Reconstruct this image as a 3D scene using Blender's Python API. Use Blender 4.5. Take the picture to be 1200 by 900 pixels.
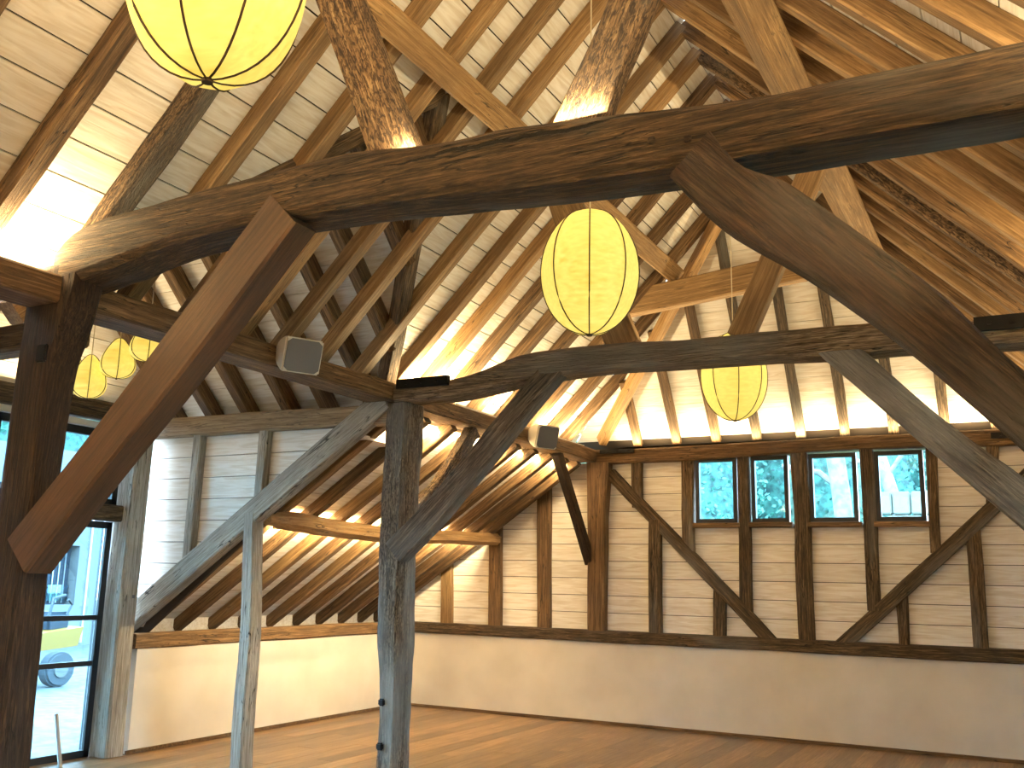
import bpy, bmesh, math, random
from mathutils import Vector, Matrix, noise
for o in list(bpy.data.objects): bpy.data.objects.remove(o, do_unlink=True)
S = bpy.context.scene
COL = S.collection
rnd = random.Random(7)

# ------------------------------------------------------------------ camera
cam_d = bpy.data.cameras.new('camera'); cam = bpy.data.objects.new('camera', cam_d); COL.objects.link(cam)
cr = Vector((0.88292, 0.46903, 0.02143)); cu = Vector((0.07599, -0.18780, 0.97926)); cf = Vector((-0.46333, 0.86298, 0.20146))
cam.matrix_world = Matrix(((cr.x, cu.x, -cf.x, 4.6242), (cr.y, cu.y, -cf.y, -10.8674), (cr.z, cu.z, -cf.z, 1.6), (0, 0, 0, 1)))
cam_d.sensor_width = 36; cam_d.lens = 1125.23 / 1200 * 36
cam_d.clip_start = 0.05; cam_d.clip_end = 200
S.camera = cam
# ------------------------------------------------------------------ sky, exposure
w = bpy.data.worlds.new('sky'); S.world = w; w.use_nodes = True
bg = w.node_tree.nodes['Background']; bg.inputs[0].default_value = (0.6, 0.8, 1.0, 1); bg.inputs[1].default_value = 7.5
S.view_settings.view_transform = 'Standard'; S.view_settings.look = 'None'
S.view_settings.exposure = 1.92; S.view_settings.gamma = 1; S.view_settings.use_curve_mapping = False
WARM = (1.0, 0.77, 0.41)
LED_POWER = 11.5      # watts per metre of strip

def led(x0, y0, x1, y1, z, aim=(0, 0, 1), k=1.0, name='led_strip'):
    """a light-emitting strip lying on a timber: long thin area lamp"""
    a, b = Vector((x0, y0, z)), Vector((x1, y1, z)); L = (b - a).length
    d = bpy.data.lights.new(name + '_light', 'AREA'); d.shape = 'RECTANGLE'; d.size = L; d.size_y = 0.03
    d.color = WARM; d.energy = LED_POWER * L * k
    o = bpy.data.objects.new(name + '_light', d); COL.objects.link(o)
    X = (b - a).normalized(); Z = -Vector(aim).normalized(); Z = (Z - X * Z.dot(X)).normalized(); Y = Z.cross(X)
    M = Matrix((X, Y, Z)).transposed().to_4x4(); M.translation = (a + b) / 2; o.matrix_world = M
    return o

# ------------------------------------------------------------------ materials
def mat(name):
    m = bpy.data.materials.new(name); m.use_nodes = True; nt = m.node_tree
    return m, nt, nt.nodes['Principled BSDF']
def N(nt, t, **kw):
    n = nt.nodes.new(t)
    for k, v in kw.items():
        if k.startswith('i_'): n.inputs[int(k[2:])].default_value = v
        else: setattr(n, k, v)
    return n
def ramp(nt, fac, stops):
    r = nt.nodes.new('ShaderNodeValToRGB'); e = r.color_ramp.elements
    while len(e) < len(stops): e.new(0.5)
    for q, (p, c) in zip(e, stops): q.position = p; q.color = (*c, 1)
    nt.links.new(fac, r.inputs[0]); return r.outputs[0]
def mix(nt, fac, a, b, mode='MIX'):
    n = nt.nodes.new('ShaderNodeMix'); n.data_type = 'RGBA'; n.blend_type = mode
    if isinstance(fac, float): n.inputs[0].default_value = fac
    else: nt.links.new(fac, n.inputs[0])
    for s, v in ((6, a), (7, b)):
        if isinstance(v, tuple): n.inputs[s].default_value = (*v, 1)
        else: nt.links.new(v, n.inputs[s])
    return n.outputs[2]
def wood(name, dark, mid, light, crack=0.5, grain=1.0, bump=0.5, rough=0.65, pit=0.0, grey=None, greyamt=0.0, vary=0.25):
    """grain runs along local X of every timber"""
    m, nt, b = mat(name); L = nt.links.new
    tc = N(nt, 'ShaderNodeTexCoord'); oi = N(nt, 'ShaderNodeObjectInfo')
    off = N(nt, 'ShaderNodeVectorMath', operation='SCALE'); L(oi.outputs['Random'], off.inputs[0]); off.inputs[3].default_value = 37.0
    add = N(nt, 'ShaderNodeVectorMath', operation='ADD'); L(tc.outputs['Object'], add.inputs[0]); L(off.outputs[0], add.inputs[1])
    mp = N(nt, 'ShaderNodeMapping'); mp.inputs[3].default_value = (0.9, 24, 24); L(add.outputs[0], mp.inputs[0])
    n1 = N(nt, 'ShaderNodeTexNoise'); n1.inputs['Scale'].default_value = 2.2 * grain; n1.inputs['Detail'].default_value = 7; n1.inputs['Roughness'].default_value = .74; n1.inputs['Distortion'].default_value = .8
    L(mp.outputs[0], n1.inputs[0])
    col = ramp(nt, n1.outputs[0], [(0.34, dark), (0.5, mid), (0.65, light)])
    mp2 = N(nt, 'ShaderNodeMapping'); mp2.inputs[3].default_value = (1.2, 3, 3); L(add.outputs[0], mp2.inputs[0])
    n2 = N(nt, 'ShaderNodeTexNoise'); n2.inputs['Scale'].default_value = 1.6; n2.inputs['Detail'].default_value = 4; L(mp2.outputs[0], n2.inputs[0])
    pat = ramp(nt, n2.outputs[0], [(0.3, (.62, .58, .55)), (0.7, (1.25, 1.22, 1.15))])
    col = mix(nt, 0.75, col, pat, 'MULTIPLY')
    # drying cracks and knots
    mp3 = N(nt, 'ShaderNodeMapping'); mp3.inputs[3].default_value = (0.6, 9, 9); L(add.outputs[0], mp3.inputs[0])
    n3 = N(nt, 'ShaderNodeTexNoise'); n3.inputs['Scale'].default_value = 2.4; n3.inputs['Detail'].default_value = 3; n3.inputs['Distortion'].default_value = .5; L(mp3.outputs[0], n3.inputs[0])
    ck = ramp(nt, n3.outputs[0], [(0.485, (1, 1, 1)), (0.497, (0, 0, 0)), (0.503, (0, 0, 0)), (0.515, (1, 1, 1))])
    ckm = ramp(nt, n2.outputs[0], [(0.50, (1, 1, 1)), (0.58, (0, 0, 0))])
    ckk = mix(nt, 1.0, ck, ckm, 'LIGHTEN')
    col = mix(nt, crack, col, mix(nt, 1.0, col, ckk, 'MULTIPLY'))
    h = n1.outputs[0]
    if pit:
        mp4 = N(nt, 'ShaderNodeMapping'); mp4.inputs[3].default_value = (16, 50, 50) if pit > .6 else (5, 55, 55); L(add.outputs[0], mp4.inputs[0])
        n4 = N(nt, 'ShaderNodeTexNoise'); n4.inputs['Scale'].default_value = 1.5; n4.inputs['Detail'].default_value = 5; n4.inputs['Distortion'].default_value = 1.0; L(mp4.outputs[0], n4.inputs[0])
        pc = ramp(nt, n4.outputs[0], [(0.42, (.18, .13, .1)), (0.56, (1.1, 1.1, 1.1))])
        col = mix(nt, pit, col, pc, 'MULTIPLY')
        mm = N(nt, 'ShaderNodeMath', operation='MULTIPLY_ADD'); L(n4.outputs[0], mm.inputs[0]); mm.inputs[1].default_value = pit; L(h, mm.inputs[2]); h = mm.outputs[0]
    if grey:
        mp5 = N(nt, 'ShaderNodeMapping'); mp5.inputs[3].default_value = (.5, 2.2, 2.2); L(add.outputs[0], mp5.inputs[0])
        n5 = N(nt, 'ShaderNodeTexNoise'); n5.inputs['Scale'].default_value = 1.3; n5.inputs['Detail'].default_value = 5; L(mp5.outputs[0], n5.inputs[0])
        lo = 0.72 - greyamt * .55
        gf = ramp(nt, n5.outputs[0], [(lo - .08, (0, 0, 0)), (lo + .08, (1, 1, 1))])
        gcol = mix(nt, 1.0, ramp(nt, n1.outputs[0], [(0.3, tuple(c * .45 for c in grey)), (0.7, grey)]), pat, 'MULTIPLY')
        col = mix(nt, gf, col, gcol)
    hv = N(nt, 'ShaderNodeHueSaturation'); L(col, hv.inputs['Color'])
    mr = N(nt, 'ShaderNodeMapRange'); L(oi.outputs['Random'], mr.inputs[0]); mr.inputs[3].default_value = 1 - vary; mr.inputs[4].default_value = 1 + vary; L(mr.outputs[0], hv.inputs['Value'])
    L(hv.outputs[0], b.inputs['Base Color']); b.inputs['Roughness'].default_value = rough
    hm = N(nt, 'ShaderNodeMath', operation='MULTIPLY'); L(h, hm.inputs[0]); rgb = N(nt, 'ShaderNodeRGBToBW'); L(ckk, rgb.inputs[0])
    ml = N(nt, 'ShaderNodeMath', operation='MULTIPLY_ADD'); L(rgb.outputs[0], ml.inputs[0]); ml.inputs[1].default_value = crack; ml.inputs[2].default_value = 1 - crack; L(ml.outputs[0], hm.inputs[1])
    bp = N(nt, 'ShaderNodeBump'); bp.inputs['Strength'].default_value = bump; bp.inputs['Distance'].default_value = 0.03; L(hm.outputs[0], bp.inputs['Height']); L(bp.outputs[0], b.inputs['Normal'])
    return m
def plain(name, c, rough=.5, metal=0, emis=None, es=0):
    m, nt, b = mat(name); b.inputs['Base Color'].default_value = (*c, 1); b.inputs['Roughness'].default_value = rough; b.inputs['Metallic'].default_value = metal
    if emis: b.inputs['Emission Color'].default_value = (*emis, 1); b.inputs['Emission Strength'].default_value = es
    return m
M_OLD = wood('aged_oak', (.026, .017, .009), (.125, .078, .038), (.31, .21, .115), pit=.5, crack=.95, bump=1.0, grain=1.2, rough=.8, grey=(.27, .25, .22), greyamt=.22)
M_BEAM = wood('chocolate_oak', (.015, .01, .005), (.072, .042, .019), (.2, .125, .06), pit=.5, crack=.97, bump=1.0, grain=1.1, rough=.8, grey=(.17, .165, .155), greyamt=.2)
M_DARK = wood('dark_aged_oak', (.012, .007, .004), (.05, .025, .012), (.11, .06, .03), pit=.5, crack=.95, bump=1.0, grain=1.3, rough=.85, grey=(.12, .11, .1), greyamt=.15)
M_GREY = wood('silvered_oak', (.09, .07, .05), (.26, .205, .145), (.46, .39, .3), crack=.95, bump=.9, grain=1.3, rough=.85, grey=(.46, .44, .41), greyamt=.5)
M_BRACE = wood('grey_brown_oak', (.045, .03, .018), (.15, .105, .066), (.32, .25, .18), pit=.5, crack=.95, bump=.9, grain=1.3, rough=.85, grey=(.27, .255, .235), greyamt=.5)
M_SILVER = wood('silver_oak', (.2, .175, .145), (.42, .385, .33), (.62, .58, .52), crack=.9, bump=.8, grain=1.3, rough=.85, vary=.05)
M_POST = wood('worm_eaten_oak', (.05, .036, .024), (.2, .145, .09), (.42, .34, .25), crack=.95, bump=1.0, grain=1.3, rough=.9, pit=.75, grey=(.42, .4, .37), greyamt=.33, vary=.0)
M_TIE = wood('brown_weathered_oak', (.07, .047, .026), (.28, .19, .11), (.55, .42, .27), pit=.5, crack=.95, bump=1.0, grain=1.2, rough=.85, grey=(.33, .3, .26), greyamt=.25, vary=0)
M_PALE = wood('pale_oak', (.16, .105, .06), (.3, .215, .13), (.45, .35, .23), crack=.7, bump=.5, grain=1.2, rough=.8, vary=.12)
M_PIT = wood('pitted_oak', (.045, .025, .012), (.19, .11, .05), (.4, .27, .14), crack=.9, bump=1.0, grain=1.3, rough=.85, pit=.9, grey=(.3, .28, .25), greyamt=.2)
M_NEW = wood('new_oak', (.13, .072, .028), (.255, .15, .062), (.4, .26, .125), crack=.5, bump=.3, rough=.65, vary=.2)
M_MIDOAK = wood('brown_oak', (.05, .027, .011), (.155, .085, .034), (.31, .19, .09), crack=.9, bump=.7, rough=.75, vary=.28)
M_RED = wood('red_brown_oak', (.045, .023, .011), (.078, .041, .02), (.115, .062, .031), crack=.4, bump=.2, rough=.65, vary=.1)
M_ORANGE = wood('honey_oak', (.22, .115, .04), (.37, .215, .085), (.5, .32, .15), crack=.8, bump=.45, rough=.6, vary=.1)
def add_crack(m, x0, x1, z0, slope):
    nt = m.node_tree; L = nt.links.new; b = nt.nodes['Principled BSDF']
    tc = N(nt, 'ShaderNodeTexCoord'); sp = N(nt, 'ShaderNodeSeparateXYZ'); L(tc.outputs['Object'], sp.inputs[0])
    mp = N(nt, 'ShaderNodeMapping'); mp.inputs[3].default_value = (1.5, .1, .1); L(tc.outputs['Object'], mp.inputs[0])
    n = N(nt, 'ShaderNodeTexNoise'); n.inputs['Scale'].default_value = 2.2; n.inputs['Detail'].default_value = 6; L(mp.outputs[0], n.inputs[0])
    def M(op, a, b_):
        q = N(nt, 'ShaderNodeMath', operation=op)
        for i, v in enumerate((a, b_)):
            if isinstance(v, (int, float)): q.inputs[i].default_value = v
            else: L(v, q.inputs[i])
        return q.outputs[0]
    line = M('ADD', M('MULTIPLY', M('SUBTRACT', sp.outputs[0], x0), slope), z0)
    line = M('ADD', line, M('MULTIPLY', M('SUBTRACT', n.outputs[0], .5), .09))
    d = M('ABSOLUTE', M('SUBTRACT', sp.outputs[2], line), 0)
    mid = (x0 + x1) / 2; half = (x1 - x0) / 2
    wd = M('MULTIPLY', M('SUBTRACT', 1.0, M('POWER', M('ABSOLUTE', M('DIVIDE', M('SUBTRACT', sp.outputs[0], mid), half), 0), 2.0)), .011)
    k = N(nt, 'ShaderNodeMapRange'); L(M('SUBTRACT', d, wd), k.inputs[0]); k.inputs[1].default_value = -.003; k.inputs[2].default_value = .002; k.inputs[3].default_value = .05; k.inputs[4].default_value = 1.0
    old = b.inputs['Base Color'].links[0].from_socket
    mx = N(nt, 'ShaderNodeMix'); mx.data_type = 'RGBA'; mx.blend_type = 'MIX'; L(k.outputs[0], mx.inputs[0]); mx.inputs[6].default_value = (.004, .002, .001, 1); L(old, mx.inputs[7]); L(mx.outputs[2], b.inputs['Base Color'])
    bp = N(nt, 'ShaderNodeBump'); bp.inputs['Strength'].default_value = 1; bp.inputs['Distance'].default_value = .03; L(k.outputs[0], bp.inputs['Height']); L(b.inputs['Normal'].links[0].from_socket, bp.inputs['Normal']); L(bp.outputs[0], b.inputs['Normal'])
add_crack(M_BEAM, 2.1, 3.75, .165, -.01)
def board_mat(name, base, vary=.06):
    m, nt, b = mat(name); L = nt.links.new
    tc = N(nt, 'ShaderNodeTexCoord'); oi = N(nt, 'ShaderNodeObjectInfo')
    off = N(nt, 'ShaderNodeVectorMath', operation='SCALE'); L(oi.outputs['Random'], off.inputs[0]); off.inputs[3].default_value = 53.0
    add = N(nt, 'ShaderNodeVectorMath', operation='ADD'); L(tc.outputs['Object'], add.inputs[0]); L(off.outputs[0], add.inputs[1])
    mp = N(nt, 'ShaderNodeMapping'); mp.inputs[3].default_value = (1.1, 12, 12); L(add.outputs[0], mp.inputs[0])
    n = N(nt, 'ShaderNodeTexNoise'); n.inputs['Scale'].default_value = 2; n.inputs['Detail'].default_value = 7; n.inputs['Distortion'].default_value = 1.4; L(mp.outputs[0], n.inputs[0])
    d = tuple(c * k for c, k in zip(base, (.78, .72, .64)))
    col = ramp(nt, n.outputs[0], [(.3, d), (.62, base)])
    hv = N(nt, 'ShaderNodeHueSaturation'); L(col, hv.inputs['Color'])
    mr = N(nt, 'ShaderNodeMapRange'); L(oi.outputs['Random'], mr.inputs[0]); mr.inputs[3].default_value = 1 - vary; mr.inputs[4].default_value = 1 + vary; L(mr.outputs[0], hv.inputs['Value'])
    L(hv.outputs[0], b.inputs['Base Color']); b.inputs['Roughness'].default_value = .7
    bp = N(nt, 'ShaderNodeBump'); bp.inputs['Strength'].default_value = .2; bp.inputs['Distance'].default_value = .01; L(n.outputs[0], bp.inputs['Height']); L(bp.outputs[0], b.inputs['Normal'])
    return m
M_BOARD = board_mat('limewashed_board', (.83, .795, .735))
M_BACK = plain('dark_backing', (.05, .035, .025), .9)
M_FLOOR = wood('oak_floorboard', (.13, .073, .034), (.23, .138, .068), (.35, .225, .12), crack=.3, bump=.1, rough=.3, vary=.4)
def plaster():
    m, nt, b = mat('lime_plaster'); L = nt.links.new
    tc = N(nt, 'ShaderNodeTexCoord')
    n = N(nt, 'ShaderNodeTexNoise'); n.inputs['Scale'].default_value = 2.2; n.inputs['Detail'].default_value = 8; L(tc.outputs['Object'], n.inputs[0])
    L(ramp(nt, n.outputs[0], [(.3, (.60, .55, .47)), (.7, (.69, .64, .56))]), b.inputs['Base Color']); b.inputs['Roughness'].default_value = .85
    bp = N(nt, 'ShaderNodeBump'); bp.inputs['Strength'].default_value = .27; bp.inputs['Distance'].default_value = .02; L(n.outputs[0], bp.inputs['Height']); L(bp.outputs[0], b.inputs['Normal'])
    return m
M_PLASTER = plaster()
M_IRON = plain('black_iron', (.012, .012, .013), .5, .6)
M_FRAME = plain('dark_window_frame', (.012, .013, .016), .4)
M_WHITE = plain('white_plastic', (.62, .58, .5), .5)
M_GRILLE = plain('grey_grille', (.14, .14, .145), .7)
M_STEEL = plain('pale_steel', (.45, .47, .5), .35, .8)
M_CORD = plain('pale_cord', (.6, .5, .35), .7)
M_RIB = plain('dark_rib', (.05, .025, .01), .7)
M_RED_P = plain('red_plastic', (.5, .02, .02), .4)
def glass():
    m, nt, b = mat('window_glass'); nt.nodes.remove(b); L = nt.links.new; out = nt.nodes['Material Output']
    t = N(nt, 'ShaderNodeBsdfTransparent'); t.inputs[0].default_value = (.74, .93, 1, 1)
    g = N(nt, 'ShaderNodeBsdfGlossy'); g.inputs[1].default_value = .02
    f = N(nt, 'ShaderNodeFresnel'); f.inputs[0].default_value = 1.45
    mx = N(nt, 'ShaderNodeMixShader'); L(f.outputs[0], mx.inputs[0]); L(t.outputs[0], mx.inputs[1]); L(g.outputs[0], mx.inputs[2]); L(mx.outputs[0], out.inputs[0])
    return m
M_GLASS = glass()
def shade_mat():
    m, nt, b = mat('lit_lamp_shade'); L = nt.links.new
    tc = N(nt, 'ShaderNodeTexCoord'); mp = N(nt, 'ShaderNodeMapping'); mp.inputs[2].default_value = (.4, .9, 0); mp.inputs[3].default_value = (3, 60, 60); L(tc.outputs['Object'], mp.inputs[0])
    n = N(nt, 'ShaderNodeTexNoise'); n.inputs['Scale'].default_value = .8; n.inputs['Detail'].default_value = 6; L(mp.outputs[0], n.inputs[0])
    c = ramp(nt, n.outputs[0], [(.3, (.75, .46, .04)), (.7, (1, .8, .17))])
    b.inputs['Base Color'].default_value = (.6, .52, .22, 1); b.inputs['Roughness'].default_value = .8
    L(c, b.inputs['Emission Color']); b.inputs['Emission Strength'].default_value = .27
    return m
M_SHADE = shade_mat()

# ------------------------------------------------------------------ helpers
names = set()
def link(name, me, m=None, parent=None):
    if m is not None: me.materials.append(m)
    o = bpy.data.objects.new(name, me); COL.objects.link(o)
    if parent is not None: o.parent = parent
    return o
def tag(o, label, cat, group=None, kind=None):
    if label: o['label'] = label
    if cat: o['category'] = cat
    if group: o['group'] = group
    if kind: o['kind'] = kind
    return o
def empty(name, loc, label=None, cat=None, group=None, kind=None, rz=0):
    o = bpy.data.objects.new(name, None); COL.objects.link(o); o.location = loc; o.rotation_euler = (0, 0, rz); o.empty_display_size = .1
    return tag(o, label, cat, group, kind)
def finish(me, ang=30):
    bm = bmesh.new(); bm.from_mesh(me); bmesh.ops.recalc_face_normals(bm, faces=bm.faces)
    for f in bm.faces: f.smooth = True
    for e in bm.edges:
        e.smooth = not (len(e.link_faces) == 2 and e.calc_face_angle(0) > math.radians(ang))
    bm.to_mesh(me); bm.free()
def world_parent(o, parent, M):
    if parent is None: o.matrix_world = M
    else:
        o.parent = parent; o.matrix_basis = pw(parent).inverted() @ M
PW = {}
def pw(p):
    if p.name in PW: return PW[p.name]
    M = Matrix.Translation(p.location) @ p.rotation_euler.to_matrix().to_4x4()
    return M
def timber(name, st, up, m, wob=.004, seed=None, label=None, cat='beam', group=None, parent=None, n=None, cham=.1, tip=None, kind=None):
    """a squared timber swept through stations (x, y, z, width, height); local X is its length. height lies along 'up'"""
    P = [Vector(s[:3]) for s in st]; W = [s[3] for s in st]; H = [s[4] for s in st]
    X = (P[-1] - P[0]).normalized(); U = Vector(up); Z = (U - X * U.dot(X)).normalized(); Y = Z.cross(X)
    R = Matrix((X, Y, Z)).transposed(); O = P[0]; Lt = (P[-1] - O).length
    Q = [R.transposed() @ (p - O) for p in P]
    if n is None: n = max(2, min(48, int(Lt / (.09 if wob > .008 else .35))))
    if len(Q) > 2: n = max(n, 24)
    sd = rnd.random() * 900 if seed is None else seed
    ts = [i / n for i in range(n + 1)]
    def samp(t):
        x = t * Lt
        for k in range(len(Q) - 1):
            if x <= Q[k + 1].x + 1e-6 or k == len(Q) - 2: break
        f = (x - Q[k].x) / max(1e-6, (Q[k + 1].x - Q[k].x)); f = max(0, min(1, f))
        g = lambda a: a(k) + (a(k + 1) - a(k)) * f
        def cub(a):   # catmull-rom
            p0, p1, p2, p3 = a(max(k - 1, 0)), a(k), a(k + 1), a(min(k + 2, len(Q) - 1))
            return .5 * (2 * p1 + (p2 - p0) * f + (2 * p0 - 5 * p1 + 4 * p2 - p3) * f * f + (3 * p1 - 3 * p2 + p3 - p0) * f ** 3)
        c = cub if len(Q) > 3 else g
        return x, c(lambda i: Q[i].y), c(lambda i: Q[i].z), c(lambda i: W[i]), c(lambda i: H[i])
    vs = []; fs = []
    for i, t in enumerate(ts):
        x, oy, oz, ww, hh = samp(t)
        c = cham * min(ww, hh)
        a, b = ww / 2, hh / 2
        ring = [(a, -b + c), (a, b - c), (a - c, b), (-a + c, b), (-a, b - c), (-a, -b + c), (-a + c, -b), (a - c, -b)]
        for j, (y, z) in enumerate(ring):
            k = j // 2
            f1 = noise.noise(Vector((x * 1.3, k * 5.1 + sd, 0))) * 1.6 + noise.noise(Vector((x * 5, k * 3.3 + sd, 4))) * .7
            f2 = noise.noise(Vector((x * 1.1, 9 + sd, 3)))
            f3 = noise.noise(Vector((x * 1.1, 29 + sd, 7)))
            vs.append((x, oy + y * (1 + wob * f1 * 5) + wob * f2 * 1.5, oz + z * (1 + wob * f1 * 5) + wob * f3 * 1.5))
    for i in range(n):
        for j in range(8):
            fs.append((i * 8 + j, i * 8 + (j + 1) % 8, (i + 1) * 8 + (j + 1) % 8, (i + 1) * 8 + j))
    fs.append(tuple(range(8))); fs.append(tuple(range(n * 8 + 7, n * 8 - 1, -1)))
    me = bpy.data.meshes.new(name); me.from_pydata(vs, [], fs); finish(me, 28)
    o = link(name, me, m)
    M = R.to_4x4(); M.translation = O
    world_parent(o, parent, M)
    if parent is None and kind is None: tag(o, label, cat, group)
    elif kind: tag(o, label, None, None, kind)
    elif label: o['label'] = label
    return o
def straight(name, a, b, wd, ht, up, m, **k):
    return timber(name, [(*a, wd, ht), (*b, wd, ht)], up, m, **k)
def prism(name, poly, nrm, th, m, parent=None, xdir=None, inset=0.0):
    """flat piece: polygon (world points) thickened along nrm; local X along xdir so that grain follows"""
    P = [Vector(p) for p in poly]; Nn = Vector(nrm).normalized()
    X = Vector(xdir) if xdir is not None else (P[1] - P[0]); X = (X - Nn * X.dot(Nn)).normalized(); Y = Nn.cross(X)
    c = sum(P, Vector()) / len(P); R = Matrix((X, Y, Nn)).transposed()
    q = [R.transposed() @ (p - c) for p in P]
    k = len(q)
    vs = [(v.x, v.y, 0) for v in q] + [(v.x, v.y, th) for v in q]
    fs = [tuple(range(k))[::-1], tuple(range(k, 2 * k))] + [(i, (i + 1) % k, (i + 1) % k + k, i + k) for i in range(k)]
    me = bpy.data.meshes.new(name); me.from_pydata(vs, [], fs)
    bm = bmesh.new(); bm.from_mesh(me); bmesh.ops.recalc_face_normals(bm, faces=bm.faces); bm.to_mesh(me); bm.free()
    o = link(name, me, m); M = R.to_4x4(); M.translation = c
    world_parent(o, parent, M); return o
def boxmesh(name, lo, hi, m, parent=None, bev=0.0):
    lo, hi = Vector(lo), Vector(hi); c = (lo + hi) / 2; s = (hi - lo)
    bm = bmesh.new(); bmesh.ops.create_cube(bm, size=1); bmesh.ops.scale(bm, vec=s, verts=bm.verts)
    if bev: bmesh.ops.bevel(bm, geom=bm.edges[:], offset=bev, segments=2, affect='EDGES')
    me = bpy.data.meshes.new(name); bm.to_mesh(me); bm.free()
    o = link(name, me, m); world_parent(o, parent, Matrix.Translation(c)); return o
def tube(name, pts, r, m, parent=None, seg=6):
    pts = [Vector(p) for p in pts]; c = pts[0].copy(); vs = []; fs = []
    for i, p in enumerate(pts):
        d = (pts[min(i + 1, len(pts) - 1)] - pts[max(i - 1, 0)]).normalized()
        a = d.orthogonal().normalized() if abs(d.z) > .9 else d.cross(Vector((0, 0, 1))).normalized(); b = d.cross(a)
        if abs(d.z) > .9: a = (Vector((1, 0, 0)) - d * d.x).normalized(); b = d.cross(a)
        for j in range(seg):
            t = 2 * math.pi * j / seg; vs.append(p + (a * math.cos(t) + b * math.sin(t)) * r - c)
    for i in range(len(pts) - 1):
        for j in range(seg): fs.append((i * seg + j, i * seg + (j + 1) % seg, (i + 1) * seg + (j + 1) % seg, (i + 1) * seg + j))
    fs.append(tuple(range(seg))); fs.append(tuple(range((len(pts) - 1) * seg, len(pts) * seg))[::-1])
    me = bpy.data.meshes.new(name); me.from_pydata([tuple(v) for v in vs], [], fs); finish(me, 50)
    o = link(name, me, m); world_parent(o, parent, Matrix.Translation(c)); return o
def struct(name, loc=(0, 0, 0)):
    return empty(name, loc, kind='structure')
ORD = ['first', 'second', 'third', 'fourth', 'fifth', 'sixth', 'seventh', 'eighth', 'ninth', 'tenth', 'eleventh', 'twelfth', 'thirteenth', 'fourteenth', 'fifteenth', 'sixteenth', 'seventeenth']

# ------------------------------------------------------------------ geometry of the barn
W_ = 4.9; RX = 2.45; YB = -13.6                       # nave width, ridge, back wall
YM0, YM1, YMR = -4.2, -7.3, -5.68                       # porch side walls and ridge
def zn(x): return 3.67 + 1.01 * (x if x <= RX else 2 * RX - x)       # underside of nave boards
HK = 1.43; HZ = 3.52                                  # hip
def zh(y): return HZ + HK * (-y)
def ya(x): return 3.26 + 0.675 * x                    # underside of aisle boards (left)
def vfar(x): return -4.5 - (x - .1) * 1.06            # valley line far
def vnear(x): return 2 * YMR - vfar(x)
G = .0035                                             # half joint between boards
# ---- floor
fl = struct('floor')
boxmesh('subfloor', (-2.95, YB, -.12), (7.7, .1, -.024), M_BACK, fl)
pwid = .19
i = 0; x = -2.7
while x < 7.6:
    y = .02; k = 0
    y0 = 0.0; first = 1.1 + ((i * 7) % 5) * .42
    ye = -7.2
    while y0 > ye:
        y1 = max(y0 - (first if k == 0 else 2.1), ye)
        prism('floorboard', [(x + .001, y0, -.024), (x + pwid - .001, y0, -.024), (x + pwid - .001, y1 + .002, -.024), (x + .001, y1 + .002, -.024)], (0, 0, 1), .024 - rnd.random() * .0008, M_FLOOR, fl, xdir=(0, 1, 0))
        y0 = y1; k += 1
    i += 1; x += pwid
bmf = bmesh.new()
x = -2.7
while x < 7.6:
    for k in range(3):
        r0 = bmesh.ops.create_cube(bmf, size=1)['verts']
        bmesh.ops.scale(bmf, vec=(pwid - .002, 2.1, .024), verts=r0); bmesh.ops.translate(bmf, vec=(x + pwid / 2, -8.26 - 2.12 * k, -.012), verts=r0)
    x += pwid
me = bpy.data.meshes.new('floorboard_rows'); bmf.to_mesh(me); bmf.free()
o = link('floorboard_rows', me, M_FLOOR, fl); o['kind'] = 'stuff'
# porch floor
boxmesh('threshold_slab', (-3.02, YM1, -.12), (-2.7, -4.62, 0.0), M_FLOOR, fl)

# ---- low walls
wf = struct('wall_far')
boxmesh('plaster', (-2.7, .0, 0), (7.6, .3, .925), M_PLASTER, wf)
timber('rail', [(-2.7, .06, .987, .2, .134), (7.6, .06, .987, .2, .134)], (0, 0, 1), M_OLD, wob=.006, parent=wf, n=60)
boxmesh('backing', (-3.3, .14, .9), (7.6, .2, 3.6), M_BACK, wf) if False else None
wl = struct('wall_left')
boxmesh('plaster', (-3.05, -4.4, 0), (-2.7, .3, .925), M_PLASTER, wl)
timber('rail', [(-2.78, -4.44, .987, .2, .134), (-2.78, .0, .987, .2, .134)], (0, 0, 1), M_MIDOAK, wob=.004, parent=wl, n=30)
boxmesh('ledge', (-3.3, -4.3, .9), (-2.87, .2, 1.03), M_BACK, wl)
bl = struct('baseboard_far'); boxmesh('skirting', (-2.7, -.022, 0), (7.6, -.0, .035), M_MIDOAK, bl)
bl = struct('baseboard_left'); boxmesh('skirting', (-2.7, -4.43, 0), (-2.678, -.022, .035), M_MIDOAK, bl)

boxmesh('eaves_board', (-3.14, -4.25, 1.0), (-3.11, .1, 1.25), M_BOARD, wl)
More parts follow.
